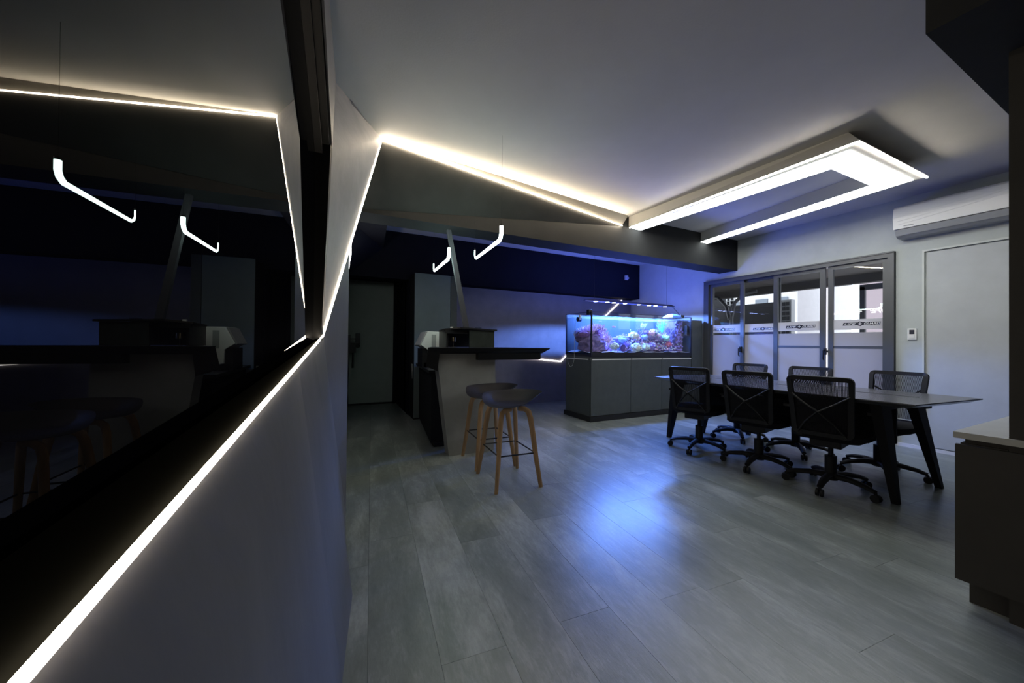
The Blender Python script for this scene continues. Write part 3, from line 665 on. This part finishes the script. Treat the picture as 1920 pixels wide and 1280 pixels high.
# sand bed
m = MB(); nx, ny = 50, 12; vs = []
for i in range(nx+1):
    for j in range(ny+1):
        x = .01+(Lx-.02)*i/nx; y = .01+(D_-.02)*j/ny; vs.append((x,y,.062+.010*math.sin(i*.9+j*.4)+.008*math.sin(i*.37-j)+random.uniform(-.002,.002)))
m.add(vs, [(i*(ny+1)+j,(i+1)*(ny+1)+j,(i+1)*(ny+1)+j+1,i*(ny+1)+j+1) for i in range(nx) for j in range(ny)])
tag(m.build('sand_bed', mat('coral_sand', (.75,.75,.82), .9), smooth=True, loc=(TX0,TY0,TZ0)), 'white sand covering the aquarium bottom', 'sand', kind='stuff')
# reef: pixel-free placement in tank coordinates (x along length, y depth, z height)
def TP(x, y, z): return (TX0+x, TY0+y, TZ0+z)
def rough_ball(m, c, r, sc=(1,1,1), jit=.2, nu=12, nv=8): m.ball(c, r, nu, nv, sc, r*jit)
C_rock = mat('live_rock', (.22,.15,.28), .9, noise=.4, nscale=14)
C_pink = mat('pink_coral', (.95,.68,.88), .8, noise=.3, nscale=25)
C_pale = mat('pale_coral', (.75,.85,.80), .8, noise=.25, nscale=30)
C_vio = mat('violet_coral', (.42,.32,.78), .8, noise=.35, nscale=25)
C_yel = mat('yellow_coral', (.88,.80,.45), .8, noise=.2, nscale=25)
C_teal = mat('teal_coral', (.15,.75,.70), .7)
C_red = mat('red_coral', (.75,.22,.34), .8, noise=.3, nscale=25)
C_salm = mat('salmon_coral', (.90,.50,.55), .8, noise=.2, nscale=25)
def rock(x, y, z, r, sc, label):
    m = MB(); rough_ball(m, (0,0,0), r, sc, .28, 16, 10)
    for k in range(5):
        a_ = random.random()*6.28; rough_ball(m, (r*sc[0]*.7*math.cos(a_), r*sc[1]*.6*math.sin(a_), random.uniform(-.3,.4)*r*sc[2]), r*.4, (1,1,1), .25, 9, 6)
    return tag(m.build('reef_rock', C_rock, loc=TP(x,y,z)), label, 'rock', 'live rocks in the aquarium')
def branching(x, y, z, h, n, m_, label, spread=.8, r0=.008, name='branching_coral', levels=2):
    m = MB()
    for k in range(n):
        a_ = random.random()*6.28; tilt = random.random()*spread; d_ = Vector((math.cos(a_)*math.sin(tilt), math.sin(a_)*math.sin(tilt), math.cos(tilt)))
        L_ = h*random.uniform(.7,1); p0 = Vector((0,0,0)); p1 = p0+d_*L_*.55; p2 = p1+(d_+Vector((random.uniform(-.3,.3),random.uniform(-.3,.3),.2)))*L_*.4
        m.tube([p0,p1,p2], [r0,r0*.8,r0*.35], 5)
        if levels > 1:
            for q in range(2): m.tube([p1, p1+Vector((random.uniform(-.6,.6),random.uniform(-.6,.6),.8)).normalized()*L_*.35], [r0*.7,r0*.3], 5)
    return tag(m.build(name, m_, loc=TP(x,y,z)), label, 'coral', 'corals in the aquarium')
def lumpy(x, y, z, r, m_, label, n=26, name='mound_coral', knob=.28, flat=.8):
    m = MB(); rough_ball(m, (0,0,0), r*.85, (1,1,flat), .08, 14, 9)
    for k in range(n):
        u_ = random.uniform(-.2,1); a_ = random.random()*6.28; s_ = math.sqrt(max(0,1-u_*u_))
        m.ball((r*.86*s_*math.cos(a_), r*.86*s_*math.sin(a_), r*.86*u_*flat), r*knob*random.uniform(.6,1), 6, 5)
    return tag(m.build(name, m_, smooth=True, loc=TP(x,y,z)), label, 'coral', 'corals in the aquarium')
# scale: 1 px = .0107 m in x
X_ = lambda u: (u-1110)/187*2.0
Z_ = lambda v: .045+(661-v)*.0073
rock(.215,.31,Z_(640),.19,(1.0,.9,.85),'tall dark rock at the left end under the pink colony')
rock(X_(1137),.26,Z_(650),.13,(1.1,.9,.8),'low dark rock right of the tall left rock')
rock(.175,.38,Z_(628),.15,(1.0,.8,.8),'dark rock shoulder directly under the pink colony')
rock(X_(1190),.33,Z_(633),.12,(1.5,1,.55),'violet shelf rock under the yellow coral')
rock(X_(1200),.36,Z_(645),.10,(1.4,1,.9),'dark rock in the middle of the sand')
rock(X_(1240),.34,Z_(630),.20,(1.7,1,.65),'broad violet rock mound right of centre')
rock(X_(1245),.36,Z_(650),.15,(1.9,1,.8),'broad rock footing of the right hand mound')
rock(X_(1262),.38,Z_(640),.12,(1,1,1.5),'upright violet rock by the overflow column')
# pink anemone-like colony: arc of dense fine branches over the left rock
m = MB()
for k in range(1000):
    th = random.uniform(-.35,1.0); s_ = random.random()
    # arc path from left-top down to the right
    t_ = random.random(); px_ = .035+.47*t_; pz_ = .30+ .10*math.sin(min(1,t_*1.6)*math.pi*.6) - .40*max(0,t_-.35)**1.25*1.6
    py_ = random.uniform(.09,.50); pz_ -= .18*abs(py_-.25)
    px_ += random.uniform(-.02,.03)
    L_ = random.uniform(.03,.07); d_ = Vector((random.uniform(-.5,.9),random.uniform(-.9,.5),random.uniform(.3,1.2))).normalized()
    p0 = Vector((px_,py_-.25,pz_-.16)); m.tube([p0, p0+d_*L_*.6, p0+d_*L_+Vector((0,0,.01))], [.0055,.004,.002], 4)
tag(m.build('pink_coral_colony', C_pink, loc=TP(X_(1114),.25,.20)), 'big bushy pink coral colony arching over the left rocks', 'coral', 'corals in the aquarium')
m = MB()
for k in range(10):
    t_ = k/9; rough_ball(m, (.07+.38*t_, .02, .12+.08*math.sin(min(1,t_*1.6)*math.pi*.6)-.62*max(0,t_-.35)**1.25), .07, (1,1.6,.8), .2, 10, 7)
tag(m.build('colony_core', mat('plum_coral', (.40,.20,.45), .9, noise=.3), loc=TP(X_(1112),.27,.20)), 'plum coloured coral mass beneath the pink branches', 'coral', 'corals in the aquarium')
lumpy(X_(1156),.10,Z_(647),.075,C_pale,'pale green knobbly coral on the sand left of centre')
lumpy(X_(1171),.08,Z_(652),.065,C_vio,'violet tube coral lying on the sand',12)
m = MB().cyl((0,0,0),.052,.02,16,'y').cyl((.0,-.004,0),.034,.006,16,'y'); tag(m.build('cup_coral', mat('deep_violet', (.12,.08,.4), .8), loc=TP(X_(1166),.03,Z_(650))), 'dark mouthed cup coral on the sand beside the tube coral', 'coral', 'corals in the aquarium')
lumpy(X_(1180),.12,Z_(643),.055,C_vio,'small round violet coral above the sand',20)
lumpy(X_(1176),.16,Z_(634),.065,mat('blue_coral', (.40,.65,.85), .8),'blue grey round coral left of the shelf rock',22)
lumpy(X_(1192),.07,Z_(650),.095,C_pale,'largest pale dome coral on the sand at centre',40,knob=.2)
lumpy(X_(1200),.20,Z_(625),.075,C_yel,'yellow ruffled coral on the shelf rock',22,knob=.34)
lumpy(X_(1207),.18,Z_(630),.04,C_pink,'small pink coral right of the yellow coral',14)
lumpy(X_(1212),.10,Z_(649),.075,C_pale,'pale coral cluster right of the centre dome',24,knob=.34)
lumpy(X_(1224),.10,Z_(647),.07,C_vio,'violet coral cluster low on the sand',24,knob=.34)
lumpy(X_(1227),.09,Z_(643),.045,C_pale,'pale crust on top of the low violet cluster',16)
lumpy(X_(1221),.20,Z_(618),.065,C_vio,'round violet coral at the left crown of the mound',22)
lumpy(X_(1231),.18,Z_(620),.075,C_salm,'salmon coral on the crown of the mound',26,knob=.2)
lumpy(X_(1240),.20,Z_(616),.065,C_pale,'cream coral on top of the mound',20,knob=.34)
lumpy(X_(1248),.22,Z_(617),.05,mat('aqua_coral', (.35,.85,.8), .8),'aqua coral at the right of the mound crown',18)
lumpy(X_(1256),.12,Z_(629),.07,mat('mint_coral', (.55,.95,.7), .8),'mint green coral on the right face of the mound',26)
lumpy(X_(1216),.15,Z_(628),.06,mat('steel_coral', (.35,.5,.8), .8),'steel blue coral on the left face of the mound',22)
lumpy(X_(1262),.15,Z_(643),.065,C_red,'red coral low beside the overflow column',24)
lumpy(X_(1246),.18,Z_(623),.05,C_pink,'pink coral tuft under the aqua coral',18)
branching(X_(1219),.2,Z_(613),.13,16,C_pale,'pale green branching coral standing on the mound',.9)
branching(X_(1212),.22,Z_(626),.14,18,mat('indigo_coral', (.3,.3,.8), .8),'indigo branching coral left of the mound crown',1.2)
branching(X_(1259),.22,Z_(616),.20,12,C_teal,'teal branching coral above the mound',.7)
branching(X_(1270),.2,Z_(622),.14,22,C_vio,'violet branching coral by the overflow column',1.3)
branching(X_(1148),.12,Z_(640),.10,14,C_pink,'small pink branching coral at the foot of the left rock',1.2)
branching(X_(1185),.25,Z_(630),.09,16,mat('lilac_coral', (.6,.5,.9), .8),'lilac branching coral on the shelf rock',1.2)
for m_, lab, nn in ((C_pale,'pale polyps',170),(C_vio,'violet polyps',220),(C_pink,'pink polyps',150),(C_salm,'salmon polyps',60)):
    m = MB()
    for k in range(nn):
        u = random.gauss(1237,17) if random.random() < .6 else random.uniform(1180,1275)
        top = 617+max(0,abs(u-1240)-14)*.55; v = random.uniform(top, 655); yy_ = .10+.12*(655-v)/40+random.uniform(-.03,.05)
        c_ = (X_(u), yy_, Z_(v))
        if k % 3: m.ball(c_, random.uniform(.006,.016), 5, 4)
        else:
            for q in range(3): m.tube([c_, (c_[0]+random.uniform(-.02,.02), c_[1]-random.uniform(.005,.02), c_[2]+random.uniform(.01,.035))], [.005,.002], 4)
    tag(m.build('coral_polyps', m_, loc=(TX0,TY0,TZ0)), lab+' encrusting the reef rocks at centre and right', 'coral', kind='stuff')
def fish(x, y, z, l, m_, label, rz=0):
    r = empty('fish', TP(x,y,z), rz, label, 'fish', 'small fish in the aquarium')
    rings = []
    for t_, w_ in ((0,.05),(.15,.6),(.4,1),(.7,.6),(.9,.15)):
        rings.append([(l*(t_-.5), l*.09*w_*math.cos(a_), l*.24*w_*math.sin(a_)) for a_ in [2*math.pi*i/8 for i in range(8)]])
    MB().loft(rings).build('body', m_, r, smooth=True)
    MB().hexa([(l*.38,-.0008,0),(l*.38,.0008,0),(l*.62,.0008,l*.2),(l*.62,-.0008,l*.2)],[(l*.38,-.0008,-.001),(l*.38,.0008,-.001),(l*.62,.0008,-l*.2),(l*.62,-.0008,-l*.2)]).build('tail', m_, r)
    return r
fish(X_(1159),.15,Z_(608),.07,C_salm,'pale pink fish swimming above the left slope')
fish(X_(1139),.2,Z_(598),.055,C_pale,'tiny silvery fish near the surface at left')
fish(X_(1203),.3,Z_(612),.05,C_yel,'small yellow fish in open water at centre',.6)
# overflow column and equipment
o = empty('overflow_box', TP(1.80,.14,.06), 0, 'purple crusted overflow column at the right end of the aquarium', 'overflow box')
MB().box(0,.17,0,.38,0,.50).build('box', C_rock, o)
m = MB()
for k in range(60): m.ball((random.uniform(0,.17), -.004, random.uniform(.02,.49)), random.uniform(.008,.022), 6, 5)
m.build('crust', C_vio, o)
tag(MB().box(0,.05,0,.05,0,.16).build('wave_pump', M_black, bevel=.008, loc=TP(1.93,.03,.33)), 'black pump on the inside of the right pane', 'pump')
p = empty('magnet_feeder', TP(.012,.33,.535), 0, 'black pump with pale clip on the left end pane', 'pump')
MB().cyl((0,0,0),.035,.05,14,'x').build('body', M_black, p, smooth=True); MB().box(0,.03,-.05,-.03,-.01,.06).build('clip', M_white, p)
tag(MB().box(-.03,.02,-.03,.03,-.04,.035).build('corner_pump', M_black, bevel=.008, loc=TP(.012,.06,.615)), 'black device clamped on the front left corner of the tank rim', 'device')
tag(MB().tube([TP(-.008,.36,.50),TP(-.01,.37,.2),TP(-.012,.37,-.03),TP(-.02,.40,-.14),TP(-.02,.46,-.16),TP(-.02,.52,-.10),TP(-.012,.54,-.02)],.003,6).build('air_hose', mat('pale_hose', (.6,.62,.6), .5), smooth=True), 'thin pale hose hanging down the left side of the tank', 'hose')
f_ = empty('surface_skimmer', TP(1.78,.25,.625), 0, 'pale blue filter housing sitting on the tank rim at right', 'filter')
MB().loft([[(x*s_+.08,y*s_,z) for x,y in ((-.11,-.1),(.11,-.1),(.11,.1),(-.11,.1))] for s_, z in ((1,0),(.85,.03),(.4,.06))]).build('housing', mat('aqua_plastic', (.35,.6,.72), .4), f_, bevel=.004)
MB().box(.19,.27,-.08,.06,0,.045).build('bracket', M_black, f_, bevel=.006)
# grey panel between tank and wall
tag(MB().box(TX1+.015,5.37,TY0,TY0+.5,0,1.465).build('side_column', M_tcab, bevel=.002), 'plain dark grey panel column between aquarium and window wall', 'column')

# light bar over the tank
lb = empty('aquarium_light', (TX0,4.25,1.695), 0, 'slim suspended light bar with blue lamps over the aquarium', 'aquarium light')
MB().loft([[(.12,y,z) for y,z in ((-.02,0),(.02,0),(.02,.01),(-.02,.01))],[(.30,y,z) for y,z in ((-.05,0),(.05,0),(.05,.03),(-.05,.03))],[(1.86,y,z) for y,z in ((-.05,0),(.05,0),(.05,.03),(-.05,.03))],[(1.97,y,z) for y,z in ((-.03,0),(.03,0),(.03,.01),(-.03,.01))]]).build('housing', mat('navy_metal', (.02,.02,.05), .35, metal=.5), lb)
for k, u_ in enumerate((3.435,3.658,3.782,4.006,4.295,4.515,4.657,4.877)):
    x = u_-TX0
    MB().cyl((x,0,-.004),.030,.004,16).build('lamp', M_puck, lb)
    if k % 2 == 0 or True:
        ld = bpy.data.lights.new('aquarium_spot', 'SPOT'); ld.energy = SPOT_W; ld.color = (.14,.30,1); ld.spot_size = math.radians(162); ld.spot_blend = .12; ld.shadow_soft_size = .025
        lo = bpy.data.objects.new('lamp_beam', ld); COL.objects.link(lo); lo.parent = lb; lo.location = (x,0,-.014)
ul = bpy.data.lights.new('added_water_glow', 'AREA'); ul.shape = 'RECTANGLE'; ul.size = 1.9; ul.size_y = .5; ul.energy = 44; ul.color = (.11,.17,1)  # added uplight standing in for blue light scattered off the water surface
uo = bpy.data.objects.new('added_water_glow', ul); COL.objects.link(uo); uo.parent = lb; uo.location = (1.0,0,1.512-1.695); uo.rotation_euler = (math.pi,0,0)
for x in (.30,1.80):
    MB().cyl((x,0,.03),.0015,CZ-1.695-.03,6).build('suspension_wire', M_black, lb)
MB().tube([(1.93,0,.01),(2.02,.0,-.05),(2.10,-.02,-.13)],.004,6).build('power_cord', M_black, lb, smooth=True)
m = MB().box(0,.07,-.03,0,0,.09).cyl((.05,-.03,.02),.03,.03,12,'z')
tag(m.build('junction_box', mat('pale_box', (.55,.55,.62), .5), bevel=.003, loc=(5.05,5.379,2.33)), 'small pale junction box mounted on the black soffit', 'junction box')
# back wall zigzag light
led('zigzag_light_strip', [(2.6,YB-.014,.855),(3.733,YB-.014,.735),(3.875,YB-.014,.869),(4.879,YB-.014,1.708),(5.20,YB-.014,1.965)], .015, mat('zigzag_led', (1,1,1), .5, emit=(1,.93,.85), es=9), 'zigzag light strip on the wall behind the aquarium', 'light strip', nrm=(0,-1,0))

# ------------------------------------------------------------------ lock with cables at the hall end
l = empty('door_lock', (.13,6.2,1.05), 0, 'black lock hardware with handle projecting beside the hall door', 'lock')
MB().box(0,.13,-.02,.02,-.16,0).box(.0,.05,-.02,.02,0,.12).box(.02,.12,-.008,.008,.05,.065).box(.02,.12,-.008,.008,.02,.03).build('body', M_black, l)
MB().box(.12,.19,-.03,.03,-.02,.15).build('grip', M_black, l, bevel=.008)
MB().cyl((.155,-.045,-.05),.035,.04,14,'y').build('knob', M_frame, l, smooth=True)
MB().tube([(.015,0,-.14),(.02,0,-.5),(.01,0,-.75),(.02,0,-1.0)],.012,6).tube([(.09,0,-.15),(.085,0,-.40)],.016,6).build('cable', M_black, l)

# ------------------------------------------------------------------ outside the window
ZG = -.05
def out(name, mb, m_, label, cat, **k): return tag(mb.build(name, m_, **k), label, cat)
M_conc = mat('outdoor_concrete', (.45,.43,.42), .9, noise=.1); M_fac = mat('white_facade', (.50,.49,.50), .9, noise=.04)
M_owin = mat('facade_glass', (.12,.14,.17), .2); M_odark = mat('outdoor_dark', (.03,.03,.035), .8)
S('balcony_floor', MB().box(5.65,9.5,-.5,12,-.15,ZG), M_conc, 'concrete balcony slab outside the window', 'balcony')
S('canopy', MB().box(5.65,7.6,-.5,8,2.22,2.34).box(7.5,7.62,-.5,8,2.08,2.34), mat('canopy_paint', (.09,.082,.078), .8), 'brown grey balcony canopy outside the window', 'canopy')
m = empty('far_building', (15,0,-6), 0, 'white apartment building opposite the window', 'building')
MB().box(0,4,7.2,10.4,0,20).build('wall', M_fac, m)
for zz in range(5,12):
    for y_ in (7.5,8.2,9.3):
        w_ = MB().box(-.04,.0,y_,y_+.45,zz*1.15+.2,zz*1.15+.85).build('window', M_owin, m)
m = empty('near_building', (13,0,-6), 0, 'pinkish rendered building to the right beyond the balcony', 'building')
MB().box(0,4,-3,4.75,0,11).build('wall', mat('pink_render', (.30,.24,.255), .9), m)
for zz in range(5,9):
    for y_ in (.5,2.0,3.4): MB().box(-.04,0,y_,y_+.7,zz*1.15+.1,zz*1.15+.8).build('window', M_owin, m)
# outdoor planter box with lattice end
o = empty('outdoor_unit', (7.9,3.9,ZG), 0, 'dark outdoor plant enclosure with pale lattice end outside the window', 'enclosure')
MB().box(.02,.12,.18,1.35,0,2.0).build('body', M_odark, o)
MB().box(0,.13,.0,.18,0,2.02).build('end_panel', mat('pale_end', (.30,.30,.31), .8), o)
for zz in range(10):
    for q in range(2): MB().box(-.012,0,.03+.07*q,.085+.07*q,1.05+.095*zz,1.05+.095*zz+.07).build('lattice_opening', M_odark, o)
o = empty('outdoor_lattice', (8.0,5.08,ZG), 0, 'white lattice tower outside behind the left window pane', 'lattice')
MB().box(.03,.05,0,.2,0,2.2).build('backing', M_odark, o)
for q in range(3): MB().box(0,.03,.09*q,.09*q+.012,0,2.2).build('upright', M_white, o)
for zz in range(14): MB().box(0,.028,0,.19,.95+.09*zz,.962+.09*zz).build('rung', M_white, o)
out('outdoor_wall', MB().box(8.1,8.3,5.35,10,ZG,2.3), M_odark, 'dark outdoor wall seen through the left window pane', 'wall')
pt_ = [(7.4,5.15,ZG),(7.4,5.15,1.5),(7.4,5.1,1.9),(7.4,4.9,2.07),(7.4,4.4,2.12)]
pipe = mat('grey_pipe', (.09,.09,.10), .5)
o = empty('curved_pipe', (7.4,4.75,ZG), 0, 'curved grey pipes branching under the canopy outside', 'pipe')
MB().tube([(0,0,0),(0,0,1.7),(0,-.06,2.0),(0,-.25,2.16),(0,-.5,2.19)],.035,10).build('arm', pipe, o, smooth=True)
MB().tube([(0,.04,1.65),(0,.12,1.95),(0,.3,2.14),(0,.6,2.19)],.035,10).build('arm', pipe, o, smooth=True)
o = empty('steel_frame', (7.0,2.2,ZG), 0, 'grey green steel frame standing outside the right window pane', 'frame')
MB().box(0,.05,.30,.36,0,2.0).build('post', pipe, o)
MB().box(0,.05,-.9,.36,1.95,2.03).build('beam', pipe, o)
o = empty('balcony_railing', (6.6,1.0,ZG), 0, 'balcony railing seen behind the frosted panes', 'railing')
MB().box(0,.04,0,1.9,1.02,1.05).build('rail', M_odark, o)
for k in range(3): MB().box(0,.03,.1+.8*k,.14+.8*k,0,1.02).build('post', M_odark, o)
